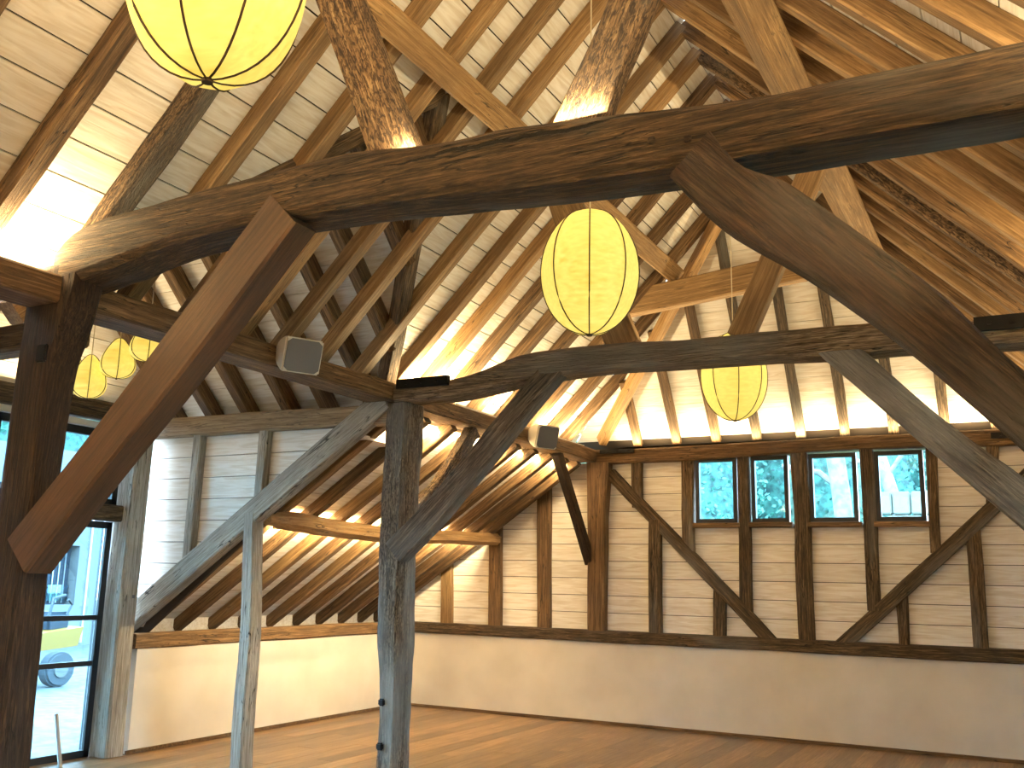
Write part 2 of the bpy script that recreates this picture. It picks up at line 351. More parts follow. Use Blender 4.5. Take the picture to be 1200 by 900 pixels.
# ---- far wall boards, cut round the windows and under the roof slopes
wins = [(1.235, 1.72), (1.885, 2.30), (2.525, 3.03), (3.215, 3.70)]; WZ0, WZ1 = 2.31, 3.055
z = 1.054
while z < 3.2:
    z1 = min(z + .203, 3.2)
    segs = [(-2.75, 7.55)]
    if z1 > WZ0 - .02:
        segs = [(-2.75, 1.2), (3.74, 7.55)]
    if z < WZ0 - .056 < z1: z1 = WZ0 - .055
    for (a, b) in segs:
        xl0 = max(a, (z - 3.26) / .675); xl1 = max(a, (z1 - 3.26) / .675)
        xr0 = min(b, W_ - (z - 3.26) / .675); xr1 = min(b, W_ - (z1 - 3.26) / .675)
        if a > 0: xl0 = xl1 = a
        if b < 2: xr0 = xr1 = b
        y = .075
        prism('wall_board', [(xl0, y, z + G), (xr0, y, z + G), (xr1, y, z1 - G), (xl1, y, z1 - G)], (0, 1, 0), .02, M_BOARD, wf, xdir=(1, 0, 0))
    z = z1
# dark backing behind joints with window holes
for pl_ in ([(-3.0, .9), (1.2, .9), (1.2, 3.12), (-.35, 3.0), (-3.0, 1.22)], [(3.74, .9), (7.9, .9), (7.9, 1.22), (5.25, 3.0), (3.74, 3.12)], [(1.2, .9), (3.74, .9), (3.74, WZ0 - .02), (1.2, WZ0 - .02)], [(1.2, WZ1 + .04), (3.74, WZ1 + .04), (3.74, 3.2), (1.2, 3.2)]):
    prism('backing', [(a, .1, b) for a, b in pl_], (0, 1, 0), .06, M_BACK, wf)

# ---- windows in the far wall
for k, (a, b) in enumerate(wins):
    wd = struct('window_%d' % (k + 1), ((a + b) / 2, .05, WZ0))
    t = .045
    boxmesh('frame', (a, .02, WZ0), (b, .09, WZ0 + t), M_FRAME, wd); boxmesh('frame', (a, .02, WZ1 - t), (b, .09, WZ1), M_FRAME, wd)
    boxmesh('frame', (a, .02, WZ0 + t), (a + t, .09, WZ1 - t), M_FRAME, wd); boxmesh('frame', (b - t, .02, WZ0 + t), (b, .09, WZ1 - t), M_FRAME, wd)
    boxmesh('pane', (a + t - .005, .055, WZ0 + t - .005), (b - t + .005, .061, WZ1 - t + .005), M_GLASS, wd)
    straight('sill', (a - .03, .04, WZ0 - .03), (b + .03, .04, WZ0 - .03), .12, .055, (0, 0, 1), M_MIDOAK, parent=wd)

# ---- ceilings: backing sheets and limewashed boards
ce = struct('ceiling')
def sheet(pts, nrm, nm='roof_underlay', th=.02): return prism(nm, pts, nrm, th, M_BACK, ce)
e = .03
NL = Vector((-1.01, 0, 1)).normalized(); NR = Vector((1.01, 0, 1)).normalized()
HP = -(zn(RX) - HZ) / HK                               # y where hip meets ridge
# hip line on the left slope: zn(x) = zh(y)
def yhip(x): return -(zn(x) - HZ) / HK
xe = -.42
apx = .1 + (-4.5 - YMR) / 1.06
off = lambda p, n: tuple(Vector(p) + Vector(n) * e)
# left slope backing in pieces around the porch opening
def L3(x, y): return (x, y, zn(x))
for poly in ([L3(xe, YB), L3(RX, YB), L3(RX, YMR), L3(apx, YMR), L3(xe, vnear(xe))],
             [L3(apx, YMR), L3(RX, YMR), L3(RX, HP), L3(xe, yhip(xe)), L3(xe, vfar(xe))]):
    sheet([off(p, NL) for p in poly], NL)
poly = [(W_ - xe, YB, zn(xe)), (RX, YB, zn(RX)), (RX, HP, zn(RX)), (W_ - xe, yhip(xe), zn(xe))]
sheet([off(p, NR) for p in poly], NR)
NH = Vector((0, HK, 1)).normalized()
sheet([off(p, NH) for p in [(-.502, .25, zh(.25)), (W_ + .502, .25, zh(.25)), (RX, HP, zn(RX))]], NH)
NA = Vector((-.675, 0, 1)).normalized()
def A3(x, y): return (x, y, ya(x))
sheet([off(p, NA) for p in [A3(-3.25, -4.3), A3(-.2, -4.3), A3(-.2, .15), A3(-3.25, .15)]], NA)
# boards: left slope
dx = .1555
def rowpoly(x0, x1, fa, fb):
    """piece between y-functions fa (near) and fb (far)"""
    return [L3(x0 + G, fa(x0)), L3(x1 - G, fa(x1)), L3(x1 - G, fb(x1)), L3(x0 + G, fb(x0))]
x = xe + .02; row = 0
while x < RX - .02:
    x1 = min(x + dx, RX)
    hipf = lambda q: min(yhip(q), .13)
    if x1 < apx:
        prism('ceiling_board', rowpoly(x, x1, lambda q: YB, lambda q: -10.2 - (row % 2) * .9), NL, .02, M_BOARD, ce, xdir=(0, 1, 0))
        prism('ceiling_board', rowpoly(x, x1, lambda q: -10.196 - (row % 2) * .9, lambda q: vnear(q)), NL, .02, M_BOARD, ce, xdir=(0, 1, 0))
        prism('ceiling_board', rowpoly(x, x1, lambda q: vfar(q), hipf), NL, .02, M_BOARD, ce, xdir=(0, 1, 0))
    else:
        prism('ceiling_board', rowpoly(x, x1, lambda q: YB, lambda q: -8.3 - (row % 2) * .95), NL, .02, M_BOARD, ce, xdir=(0, 1, 0))
        prism('ceiling_board', rowpoly(x, x1, lambda q: -8.296 - (row % 2) * .95, hipf), NL, .02, M_BOARD, ce, xdir=(0, 1, 0))
    # right slope mirrored
    mir = lambda P: [(2 * RX - p[0], p[1], p[2]) for p in P]
    prism('ceiling_board', mir(rowpoly(x, x1, lambda q: YB, lambda q: -7.1 - (row % 2) * .9)), NR, .02, M_BOARD, ce, xdir=(0, 1, 0))
    prism('ceiling_board', mir(rowpoly(x, x1, lambda q: -7.096 - (row % 2) * .9, hipf)), NR, .02, M_BOARD, ce, xdir=(0, 1, 0))
    x = x1; row += 1
# hip boards
dy = .125; y = .13
while y > HP + .02:
    y1 = max(y - dy, HP)
    fx = lambda q: (zh(q) - 3.67) / 1.01
    a0, a1 = fx(y), fx(y1)
    prism('ceiling_board', [(a0, y - G, zh(y)), (W_ - a0, y - G, zh(y)), (W_ - a1, y1 + G, zh(y1)), (a1, y1 + G, zh(y1))], NH, .02, M_BOARD, ce, xdir=(1, 0, 0))
    y = y1
# aisle boards
x = -3.2
while x < -.22:
    x1 = min(x + .172, -.2)
    prism('ceiling_board', [A3(x + G, -4.28), A3(x1 - G, -4.28), A3(x1 - G, .07), A3(x + G, .07)], NA, .02, M_BOARD, ce, xdir=(0, 1, 0))
    x = x1
# closing fascia between aisle boards and nave boards
boxmesh('fascia', (-.46, -4.1, ya(-.42)), (-.44, .1, zn(-.42)), M_BOARD, ce)
# porch roof (runs out to the left between the two trusses)
def zp(y): return 3.5 + .99 * (YM0 - y) if y > YMR else 3.5 + .99 * (y - (2 * YMR - YM0))
NPf = Vector((0, .99, 1)).normalized(); NPn = Vector((0, -.99, 1)).normalized()
def xv(y):                                            # where the porch slope meets the nave slope
    yy = y if y > YMR else 2 * YMR - y
    return .1 + (-4.5 - yy) / 1.06
XG = -2.9                                             # porch gable
XE = -3.5
y = -3.62
while y > YMR + .01:
    y1 = max(y - .155, YMR)
    for s in (0, 1):
        q0, q1 = (y, y1) if s == 0 else (2 * YMR - y, 2 * YMR - y1)
        g = G if s == 0 else -G
        prism('ceiling_board', [(XE, q0 - g, zp(q0)), (xv(q0), q0 - g, zp(q0)), (xv(q1), q1 + g, zp(q1)), (XE, q1 + g, zp(q1))], NPf if s == 0 else NPn, .02, M_BOARD, ce, xdir=(1, 0, 0))
    y = y1
for s, nn in ((0, NPf), (1, NPn)):
    q0, q1 = (-3.6, YMR) if s == 0 else (2 * YMR + 3.6, YMR)
    sheet([off(p, nn) for p in [(XE, q0, zp(q0)), (xv(q0), q0, zp(q0)), (xv(q1), q1, zp(q1)), (XE, q1, zp(q1))]], nn)

# ------------------------------------------------------------------ rafters
NY = [-9.45, -8.97, -8.47, -7.85, -7.28, -6.83, -6.33, -5.86, -5.42, -4.97, -4.44, -3.95, -3.51, -3.04, -2.52, -1.95, -1.32, -.78, -.3]
RW = .1; RD = .17                                   # rafter width, vertical depth
cs = math.cos(math.atan(1.01))
vis = [q for q in NY if q > -9.2]
for i, yy in enumerate(NY):
    yc = yy - RW / 2
    wv = RW
    d = RD * cs
    # upper end: ridge, or the hip for the last ones
    xt = RX - .0
    if yc > -1.8: xt = RX * (.02 - yc) / 1.82 * .985 + .03
    xb = -.38
    z_at = lambda x: zn(x) - RD / 2
    rough = i in (2, 3, 4, 12, 13, 14, 15, 16, 17, 18)
    mt = M_NEW if not rough else M_MIDOAK
    if i == 12: mt = M_ORANGE
    if i == 4: mt = M_PIT
    if yy in vis:
        k = vis.index(yy); nm = ORD[k] if k < len(ORD) else 'later'
        k2 = len(vis) - 1 - k
        where = ('left slope rafter, %s from the near edge of the photo' % ORD[k]) if k < 9 else ('left slope rafter, %s from the far hip end' % ORD[k2])
        lab = ('rough brown oak ' if rough else 'golden sawn oak ') + where
    else: lab = 'oak left slope rafter behind the photographer'
    if xt > .2:
        wide = RW * (1.15 if rough else 1)
        if i == 4: wide = .15
        timber('rafter', [(xb, yc, z_at(xb), wide, d), (xt, yc, z_at(xt), wide, d)], NL, mt, wob=.010 if rough else .003, label=lab, cat='rafter', group='rafters of the left nave slope', cham=.12 if rough else .06)
    # right slope
    rough2 = i in (11, 13, 14, 16)
    mt2 = M_PIT if i == 12 else (M_MIDOAK if rough2 else M_NEW)
    if yy in vis:
        where = ('right slope rafter, %s from the near edge of the photo' % ORD[k]) if k < 9 else ('right slope rafter, %s from the far hip end' % ORD[k2])
        lab = ('rough brown oak ' if (rough2 or i == 12) else 'golden sawn oak ') + where
    else: lab = 'oak right slope rafter behind the photographer'
    if xt > .2:
        timber('rafter', [(W_ - xb, yc, z_at(xb), RW, d), (2 * RX - xt, yc, z_at(xt), RW, d)], NR, mt2, wob=.011 if (rough2 or i == 12) else .003, label=lab, cat='rafter', group='rafters of the right nave slope', cham=.1)
# hip jack rafters
jx = [.5, .99, 1.47, 1.95, 2.45, 2.92, 3.42, 3.93, 4.41]
for k, xx in enumerate(jx):
    ztop = zn(xx) - .1; yt = -(ztop - HZ) / HK + .02
    m = M_MIDOAK if k in (0, 1, 2) else M_OLD
    dd = .13
    timber('hip_rafter', [(xx, .12, zh(.12) - .085, .1, .085), (xx, yt, zh(yt) - .085, .1, .085)], NH, m, wob=.012 if k > 2 else .005,
           label='brown oak rafter of the lit far hip slope, %s from the left' % ORD[k], cat='rafter', group='rafters of the far hip slope')
ph = (RX, -1.8, 5.86)
straight('hip_rafter', (.05, .02, 3.32), ph, .1, .15, (-.5, .5, 1), M_ORANGE, label='honey coloured diagonal hip rafter rising from the far left corner', cat='rafter')
straight('hip_rafter', (W_ - .05, .02, 3.32), ph, .1, .15, (.5, .5, 1), M_MIDOAK, label='brown diagonal hip rafter rising from the far right corner', cat='rafter')
# aisle rafters
ay = [-3.95, -3.51, -3.04, -2.6, -2.15, -1.7, -1.28, -.85, -.45, -.1]
for k, yy in enumerate(ay):
    yc = yy - RW / 2; z0 = lambda x: ya(x) - .07
    m = [M_NEW, M_MIDOAK][k % 2] if k < 6 else M_MIDOAK
    timber('aisle_rafter', [(-3.12, yc, z0(-3.12), RW, .115), (-.19, yc, z0(-.19), RW, .115)], NA, m, wob=.004 if k < 6 else .01,
           label='oak rafter of the low aisle roof, %s from the front edge' % ORD[k + 1], cat='rafter', group='rafters of the aisle roof')
# verge rafter on the open edge of the aisle roof
straight('verge_rafter', (-3.1, -4.3, ya(-3.1) - .1), (-.1, -4.3, ya(-.1) - .1), .13, .2, NA, M_SILVER, wob=.005, label='pale grey sloping timber edging the low aisle roof', cat='rafter')
# porch rafters
pxs = [-2.93, -2.43, -1.96, -1.45, -1.0, -.5, -.05, .45, .95]
for k, xx in enumerate(pxs):
    for s in (0, 1):
        yb = -3.68 if s == 0 else 2 * YMR + 3.68
        yy_v = -4.5 - (xx - .1) * 1.06
        ystart = min(yb, yy_v) if s == 0 else max(yb, 2 * YMR - yy_v)
        nn = NPf if s == 0 else NPn
        f = lambda q: (zp(q) - .105)
        timber('porch_rafter', [(xx, ystart, f(ystart), .12, .145), (xx, YMR, f(YMR), .12, .145)], nn, M_MIDOAK if s == 0 else M_NEW, wob=.004,
               label='oak rafter on the %s slope of the side porch roof, %s from the glazed gable' % ('far' if s == 0 else 'near', ORD[k]), cat='rafter', group='rafters of the side porch roof')
straight('valley_rafter', (-.4, -3.95, 3.17), (apx, YMR, 4.96), .12, .14, (-.3, -.3, 1), M_OLD, wob=.008, label='brown valley rafter where the far porch slope meets the nave roof', cat='rafter')
straight('valley_rafter', (-.4, 2 * YMR + 3.95, 3.17), (apx, YMR, 4.96), .12, .14, (-.3, .3, 1), M_OLD, wob=.008, label='brown valley rafter where the near porch slope meets the nave roof', cat='rafter')

# ------------------------------------------------------------------ purlins and collar
def purlin(side, w2, t, xc, zc, y0, y1, m, lab):
    nn = NL if side < 0 else NR
    timber('purlin', [(xc, y0, zc, w2, t), (xc, (y0 + y1) / 2, zc, w2, t), (xc, y1, zc, w2, t)], nn, m, wob=.004, label=lab, cat='beam', n=40)
zu = lambda x: zn(x) - RD
purlin(-1, .19, .13, 1.46, zu(1.46) - .09, -13.3, -1.3, M_ORANGE, 'golden square purlin running the length of the left roof slope')
purlin(1, .22, .19, 3.46, zu(3.46) - .135, -13.3, -1.3, M_NEW, 'golden square purlin running the length of the right roof slope')
straight('collar', (.95, -1.35, 4.6), (3.75, -1.35, 4.86), .13, .29, (0, 0, 1), M_NEW, wob=.004, label='golden horizontal collar joining the purlins at the far hip', cat='beam')

# ------------------------------------------------------------------ arcade plates and wall plates
def vert(name, xa, z0, xb, z1, y, w_, d_, m, **k): pass
timber('arcade_plate', [(-.14, YB + .1, 3.14, .28, .155), (-.14, -8, 3.14, .28, .155), (-.14, -4, 3.14, .28, .155), (-.14, .0, 3.135, .28, .15)], (0, 0, 1), M_MIDOAK, wob=.006, n=90,
       label='long brown oak plate under the left rafters carrying both speakers', cat='beam')
timber('arcade_plate', [(W_ + .14, YB + .1, 3.14, .28, .155), (W_ + .14, -6, 3.14, .28, .155), (W_ + .14, .0, 3.14, .28, .15)], (0, 0, 1), M_MIDOAK, wob=.004, n=60,
       label='long oak plate under the right rafters at the frame edge', cat='beam')
timber('end_plate', [(-.05, .1, 3.125, .26, .18), (1.2, .1, 3.12, .26, .17), (2.4, .1, 3.145, .26, .15), (3.2, .1, 3.15, .26, .15), (W_ + .05, .1, 3.14, .26, .17)], (0, 0, 1), M_MIDOAK, wob=.008, n=60,
       label='horizontal oak beam over the row of small far windows', cat='beam')
timber('porch_plate', [(-3.05, -4.25, 2.99, .16, .19), (-.05, -4.25, 2.97, .16, .17)], (0, 0, 1), M_PALE, wob=.005, n=30, label='pale horizontal oak plate along the far side of the porch', cat='beam')
timber('porch_plate', [(-3.05, -7.2, 3.0, .16, .17), (-.28, -7.2, 3.0, .16, .17)], (0, 0, 1), M_MIDOAK, wob=.005, n=30, label='horizontal oak plate along the near side of the porch, left of the dark post', cat='beam')

# ------------------------------------------------------------------ trusses
def stz(lst, y0, y1):                                 # (x, zlow, zhigh) -> stations for a timber between faces y0..y1
    return [(x, (y0 + y1) / 2, (a + b) / 2, abs(y1 - y0), b - a) for x, a, b in lst]
big_tie = timber('tie_beam', stz([(-.09, 3.17, 3.37), (.02, 3.18, 3.47), (.25, 3.21, 3.52), (.8, 3.28, 3.54), (1.4, 3.31, 3.56), (1.9, 3.29, 3.56), (2.4, 3.26, 3.51), (2.82, 3.23, 3.51), (3.2, 3.205, 3.475), (3.57, 3.185, 3.43), (3.89, 3.17, 3.395), (4.2, 3.17, 3.395), (4.6, 3.17, 3.40), (5.1, 3.17, 3.40)], -7.55, -7.25),
       (0, 0, 1), M_BEAM, wob=.009, n=70, cham=.13, label='huge curved old oak tie beam crossing the whole picture', cat='beam')
timber('tie_beam', stz([(.02, 3.05, 3.19), (.5, 3.06, 3.2), (.8, 3.08, 3.24), (1.2, 3.13, 3.34), (1.9, 3.17, 3.36), (2.5, 3.155, 3.335), (3.15, 3.15, 3.34), (3.7, 3.125, 3.325), (4.1, 3.12, 3.29), (4.95, 3.1, 3.25)], -4.38, -4.12),
       (0, 0, 1), M_TIE, wob=.009, n=60, cham=.12, label='second old oak tie beam further back, above the hanging lamp', cat='beam')
for (x_, z_) in ((3.44, 3.30), (3.585, 3.275)):
    o = boxmesh('peg', (x_ - .014, -7.562, z_ - .014), (x_ + .014, -7.54, z_ + .014), M_DARK, None, .004); o.parent = big_tie; o.matrix_basis = big_tie.matrix_world.inverted() @ Matrix.Translation((x_, -7.551, z_))
# arcade posts: stations bottom to top
timber('arcade_post', [(-.14, -7.45, 0, .18, .2), (-.16, -7.45, 1.2, .2, .2), (-.2, -7.46, 2.0, .24, .2), (-.17, -7.46, 2.7, .27, .2), (-.1, -7.46, 3.1, .38, .19), (-.09, -7.46, 3.28, .4, .19)], (0, 1, 0), M_DARK, wob=.012, n=40,
       label='dark old oak post at the left edge under the big tie beam', cat='post')
centre_post = timber('arcade_post', [(.05, -4.21, 0, .16, .26), (.05, -4.22, .8, .16, .26), (.03, -4.22, 1.2, .2, .29), (.03, -4.21, 2.0, .2, .27), (.03, -4.21, 3.05, .21, .28)], (0, 1, 0), M_POST, wob=.022, n=60,
       label='weathered pitted oak post standing in the middle of the floor', cat='post')
timber('arcade_post', [(W_ + .12, -7.42, 0, .24, .26), (W_ + .12, -7.42, 3.2, .28, .26)], (0, 1, 0), M_DARK, wob=.01, label='dark oak post just beyond the right edge under the big tie beam', cat='post')
timber('arcade_post', [(W_ + .12, -4.22, 0, .24, .26), (W_ + .12, -4.22, 3.1, .26, .26)], (0, 1, 0), M_OLD, wob=.01, label='old oak post beyond the right edge under the second tie beam', cat='post')
timber('end_post', [(.005, .04, 1.05, .22, .16), (.01, .03, 2.4, .23, .18), (.03, .02, 3.05, .29, .2)], (0, 1, 0), M_MIDOAK, wob=.006, label='broad oak corner post on the far wall under the plate end', cat='post')
timber('end_post', [(W_ + .01, .04, 1.05, .22, .16), (W_, .03, 3.05, .28, .2)], (0, 1, 0), M_MIDOAK, wob=.006, label='broad oak post on the far wall beyond the right edge', cat='post')
def brace(lo, hi, y0, y1, m, label, cat='brace', wob=.006, n=None, name='brace', cham=.08):
    """lo / hi: matching points (x, z) along lower and upper edge"""
    st = []
    a0 = Vector((lo[0][0] + hi[0][0], 0, lo[0][1] + hi[0][1])) / 2; a1 = Vector((lo[-1][0] + hi[-1][0], 0, lo[-1][1] + hi[-1][1])) / 2
    d = (a1 - a0).normalized(); nrm = Vector((-d.z, 0, d.x))
    for (p, q) in zip(lo, hi):
        hgt = abs((Vector((q[0], 0, q[1])) - Vector((p[0], 0, p[1]))).dot(nrm))
        st.append(((p[0] + q[0]) / 2, (y0 + y1) / 2, (p[1] + q[1]) / 2, abs(y1 - y0), hgt))
    return timber(name, st, nrm, m, wob=wob, label=label, cat=cat, n=n, cham=cham)
brace([(-.03, 1.58), (.45, 2.07), (1.05, 2.64), (1.70, 3.31)], [(-.2, 1.78), (.22, 2.17), (.83, 2.78), (1.42, 3.38)], -7.55, -7.38, M_RED, 'smooth red-brown brace from the dark left post up to the big tie beam', wob=.002)
brace([(3.44, 3.22), (3.56, 3.07), (3.7, 2.94), (3.93, 2.76), (4.23, 2.48), (4.48, 2.21), (4.75, 1.9), (4.95, 1.6)], [(3.75, 3.22), (3.83, 3.08), (4.0, 2.97), (4.2, 2.78), (4.5, 2.48), (4.66, 2.27), (4.95, 1.99), (5.1, 1.78)], -7.55, -7.36, M_DARK, 'thick curved dark oak brace under the right of the big tie beam', wob=.009, n=40)
brace([(.08, 1.66), (.58, 2.13), (1.6, 3.2), (1.66, 3.26)], [(.08, 1.96), (.33, 2.17), (1.38, 3.24), (1.44, 3.3)], -4.38, -4.24, M_BRACE, 'grey oak brace from the pitted centre post up to the tie beam', wob=.005, n=24)
brace([(3.44, 3.17), (4.08, 2.5), (4.47, 2.1), (5.0, 1.55)], [(3.62, 3.29), (4.08, 2.78), (4.58, 2.32), (5.1, 1.85)], -4.38, -4.24, M_BRACE, 'grey oak brace at the right under the second tie beam', wob=.005, n=30)
# raking queen struts
brace([(2.02, 3.52), (1.63, 4.44), (1.52, 4.7)], [(2.3, 3.48), (1.93, 4.33), (1.8, 4.62)], -7.47, -7.38, M_PIT, 'rough pitted strut leaning left above the big tie beam', cat='strut', name='strut', wob=.006)
brace([(2.95, 3.48), (3.08, 3.73), (3.2, 3.97), (3.44, 4.6)], [(3.19, 3.46), (3.29, 3.7), (3.4, 3.93), (3.62, 4.5)], -7.47, -7.38, M_PIT, 'rough strut leaning right above the big tie beam, glowing at its foot', cat='strut', name='strut', wob=.006)
brace([(2.2, 3.32), (1.78, 4.35), (1.68, 4.62)], [(1.92, 3.34), (1.55, 4.2), (1.4, 4.62)], -4.36, -4.27, M_NEW, 'sawn oak strut leaning left behind the large hanging lamp', cat='strut', name='strut', wob=.003)
brace([(2.83, 3.32), (3.25, 4.22), (3.4, 4.55)], [(3.03, 3.32), (3.42, 4.16), (3.57, 4.5)], -4.36, -4.27, M_NEW, 'sawn oak strut leaning right between tie beam and right purlin', cat='strut', name='strut', wob=.003)

# ------------------------------------------------------------------ far wall studs and braces (faces at y=0)
def stud(xa, za, xb, zb, wa, wb, m, lab, wob=.01, yf=.0, dep=.1, y=None):
    c = (yf + dep / 2)
    timber('stud', [(xa, c, za, wa, dep), ((xa + xb) / 2, c, (za + zb) / 2, (wa + wb) / 2, dep), (xb, c, zb, wb, dep)], (0, 1, 0), m, wob=wob, label=lab, cat='post', group='oak studs of the far wall')
RB = 1.05
stud(1.14, 1.93, 1.14, 3.06, .13, .15, M_OLD, 'oak stud left of the first small window')
stud(1.48, RB, 1.50, 1.56, .14, .14, M_OLD, 'short stud under the left diagonal brace of the far wall')
stud(1.79, 1.3, 1.80, 3.07, .14, .13, M_OLD, 'oak stud between the first and second small windows')
stud(2.435, RB, 2.43, 3.08, .17, .18, M_OLD, 'wide oak stud between the second and third small windows', wob=.016)
stud(3.14, 1.38, 3.145, 3.08, .13, .14, M_OLD, 'oak stud between the third and fourth small windows')
stud(3.77, 1.98, 3.79, 3.07, .1, .11, M_OLD, 'oak stud right of the fourth small window')
stud(4.12, RB, 4.13, 2.23, .14, .14, M_OLD, 'oak stud right of the right diagonal brace on the far wall')
stud(4.32, 2.4, 4.36, 3.06, .12, .12, M_OLD, 'short stud above the right end of the right diagonal brace')
stud(3.41, RB, 3.405, 1.58, .1, .12, M_OLD, 'short stud under the right diagonal brace of the far wall')
stud(.515, 2.5, .515, 3.05, .12, .13, M_OLD, 'short stud above the top of the left diagonal brace')
stud(.73, RB, .73, 2.35, .15, .15, M_OLD, 'oak stud below the top of the left diagonal brace')
stud(-.71, RB, -.735, 2.78, .17, .18, M_MIDOAK, 'oak stud under the aisle roof nearest the broad corner post', wob=.005)
stud(-1.4, RB, -1.42, 2.3, .17, .17, M_MIDOAK, 'oak stud under the far end of the log purlin', wob=.005)
stud(-2.11, RB, -2.14, 1.8, .16, .16, M_NEW, 'shortest oak stud at the far left corner of the far wall', wob=.005)
def fwbrace(a, b, h, lab):
    d = Vector((b[0] - a[0], 0, b[1] - a[1])); nrm = (-d.z, 0, d.x)
    timber('wall_brace', [(a[0], .03, a[1], .08, h), (b[0], .03, b[1], .08, h)], nrm, M_OLD, wob=.01, label=lab, cat='brace', n=30)
fwbrace((.17, 2.92), (2.09, .985), .14, 'left diagonal brace on the far wall, falling to the right')
fwbrace((4.7, 2.78), (2.77, .985), .145, 'right diagonal brace on the far wall, rising to the right')
# braces in the plane of the left plate
straight('brace', (-.1, -.95, 3.06), (-.1, .02, 1.85), .1, .12, (0, 1, 1), M_DARK, wob=.005, label='thin dark brace from the broad corner post up to the plate', cat='brace')
timber('brace', [(-.1, -4.05, 2.0, .1, .14), (-.1, -3.5, 2.38, .1, .15), (-.1, -2.85, 3.05, .1, .15)], (0, -1, 1), M_PIT, wob=.014, label='rough brace behind the grey one, rising to the left plate', cat='brace')

# ------------------------------------------------------------------ aisle post and log purlin
timber('aisle_post', [(-1.43, -4.3, 0, .13, .16), (-1.44, -4.3, .9, .13, .15), (-1.47, -4.3, 1.6, .13, .14), (-1.5, -4.3, 2.15, .12, .14)], (0, 1, 0), M_SILVER, wob=.009, n=30,
       label='slim silver-grey oak post under the front edge of the aisle roof', cat='post')
timber('log_purlin', [(-1.4, -4.24, 2.1, .1, .1), (-1.4, -3.95, 2.1, .16, .17), (-1.4, -3.2, 2.07, .16, .17), (-1.4, -2.3, 2.06, .15, .16), (-1.4, -1.2, 2.09, .14, .15), (-1.4, -.3, 2.12, .13, .15), (-1.4, .03, 2.12, .13, .15)], (0, 0, 1), M_ORANGE, wob=.012, n=50, cham=.29,
       label='round honey coloured log under the aisle rafters', cat='beam')

# ------------------------------------------------------------------ porch side wall: studs and boards
wp = struct('wall_porch')
xs0 = -2.85
z = 1.1
while z < 2.9:
    z1 = min(z + .2, 2.9)
    xr0 = (z - 3.15) / .675; xr1 = (z1 - 3.15) / .675
    prism('wall_board', [(xs0 - .15, -4.24, z + G), (max(xs0, xr0), -4.24, z + G), (max(xs0, xr1), -4.24, z1 - G), (xs0 - .15, -4.24, z1 - G)], (0, 1, 0), .02, M_BOARD, wp, xdir=(1, 0, 0))
    z = z1
prism('backing', [(-3.1, -4.21, .9), (-2.95, -4.21, .95), (-.3, -4.21, 2.95), (-3.1, -4.21, 2.95)], (0, 1, 0), .03, M_BACK, wp)
def pstud(xa, za, zb, wd, lab):
    timber('stud', [(xa, -4.27, za, wd, .1), (xa + .01, -4.27, zb, wd, .1)], (0, 1, 0), M_SILVER, wob=.004, label=lab, cat='post', group='pale studs of the porch side wall')
pstud(-2.28, 1.7, 2.9, .1, 'pale stud on the porch side wall, left of the two')
pstud(-1.46, 2.25, 2.9, .1, 'pale stud on the porch side wall, right of the two')
timber('door_post', [(-2.79, -4.56, 0, .24, .2), (-2.82, -4.54, 1.5, .23, .2), (-2.84, -4.5, 2.95, .23, .2)], (0, 1, 0), M_SILVER, wob=.004, n=24, label='square pale oak post beside the glazed door', cat='post')
# porch gable: tie, transom, boards, glazed door
timber('gable_beam', [(XG, YM1, 3.05, .16, .19), (XG, -4.5, 3.07, .16, .17)], (0, 0, 1), M_OLD, wob=.006, label='oak beam above the high glazing at the left edge', cat='beam', n=30)
timber('transom', [(XG + .02, YM1, 2.14, .14, .15), (XG + .02, -4.62, 2.14, .14, .15)], (0, 0, 1), M_OLD, wob=.006, label='oak transom between the door and the high glazing', cat='beam', n=24)
timber('door_post', [(-2.8, 2 * YMR + 4.56, 0, .23, .2), (-2.84, 2 * YMR + 4.5, 2.95, .23, .2)], (0, 1, 0), M_GREY, wob=.004, label='pale oak post on the near side of the glazed door, hidden by the dark post', cat='post')
wg = struct('wall_gable')
z = 3.15
while z < 5.1:
    z1 = min(z + .2, 5.12)
    hw0 = max(.03, (YM0 - YMR) - max(0, (z - 3.5)) / .99 + .0); hw1 = max(.01, (YM0 - YMR) - max(0, (z1 - 3.5)) / .99)
    hw0 = min(hw0, 1.75); hw1 = min(hw1, 1.75)
    prism('wall_board', [(-2.96, YMR - hw0, z + G), (-2.96, YMR + hw0, z + G), (-2.96, YMR + hw1, z1 - G), (-2.96, YMR - hw1, z1 - G)], (-1, 0, 0), .02, M_BOARD, wg, xdir=(0, 1, 0))
    z = z1
boxmesh('backing', (-3.02, YM1, 3.1), (-2.99, YM0, 5.1), M_BACK, wg)
d1 = struct('door_1', (XG, -4.66, 0))
xg = XG - .02
for (a, b, c, d) in [(-4.72, 0, -4.66, 2.06), (-7.2, 2.0, -4.66, 2.06), (-7.2, 0, -7.14, 2.06), (-5.95, 0, -5.86, 2.06), (-7.2, 0, -4.66, .06)]:
    boxmesh('door_frame', (xg - .03, a, b), (xg + .03, c, d), M_FRAME, d1)
for zz in (1.2, .8):
    boxmesh('glazing_bar', (xg - .02, -7.14, zz - .022), (xg + .02, -4.72, zz + .022), M_FRAME, d1)
boxmesh('pane', (xg - .004, -7.14, .06), (xg + .002, -4.72, 2.0), M_GLASS, d1)
w5 = struct('window_5', (XG, -4.66, 2.22))
for (a, b, c, d) in [(-7.2, 2.83, -4.64, 2.9), (-7.2, 2.22, -4.64, 2.27), (-4.7, 2.22, -4.64, 2.9), (-7.2, 2.22, -7.14, 2.9), (-5.95, 2.22, -5.88, 2.9)]:
    boxmesh('frame', (xg - .03, a, b), (xg + .03, c, d), M_FRAME, w5)
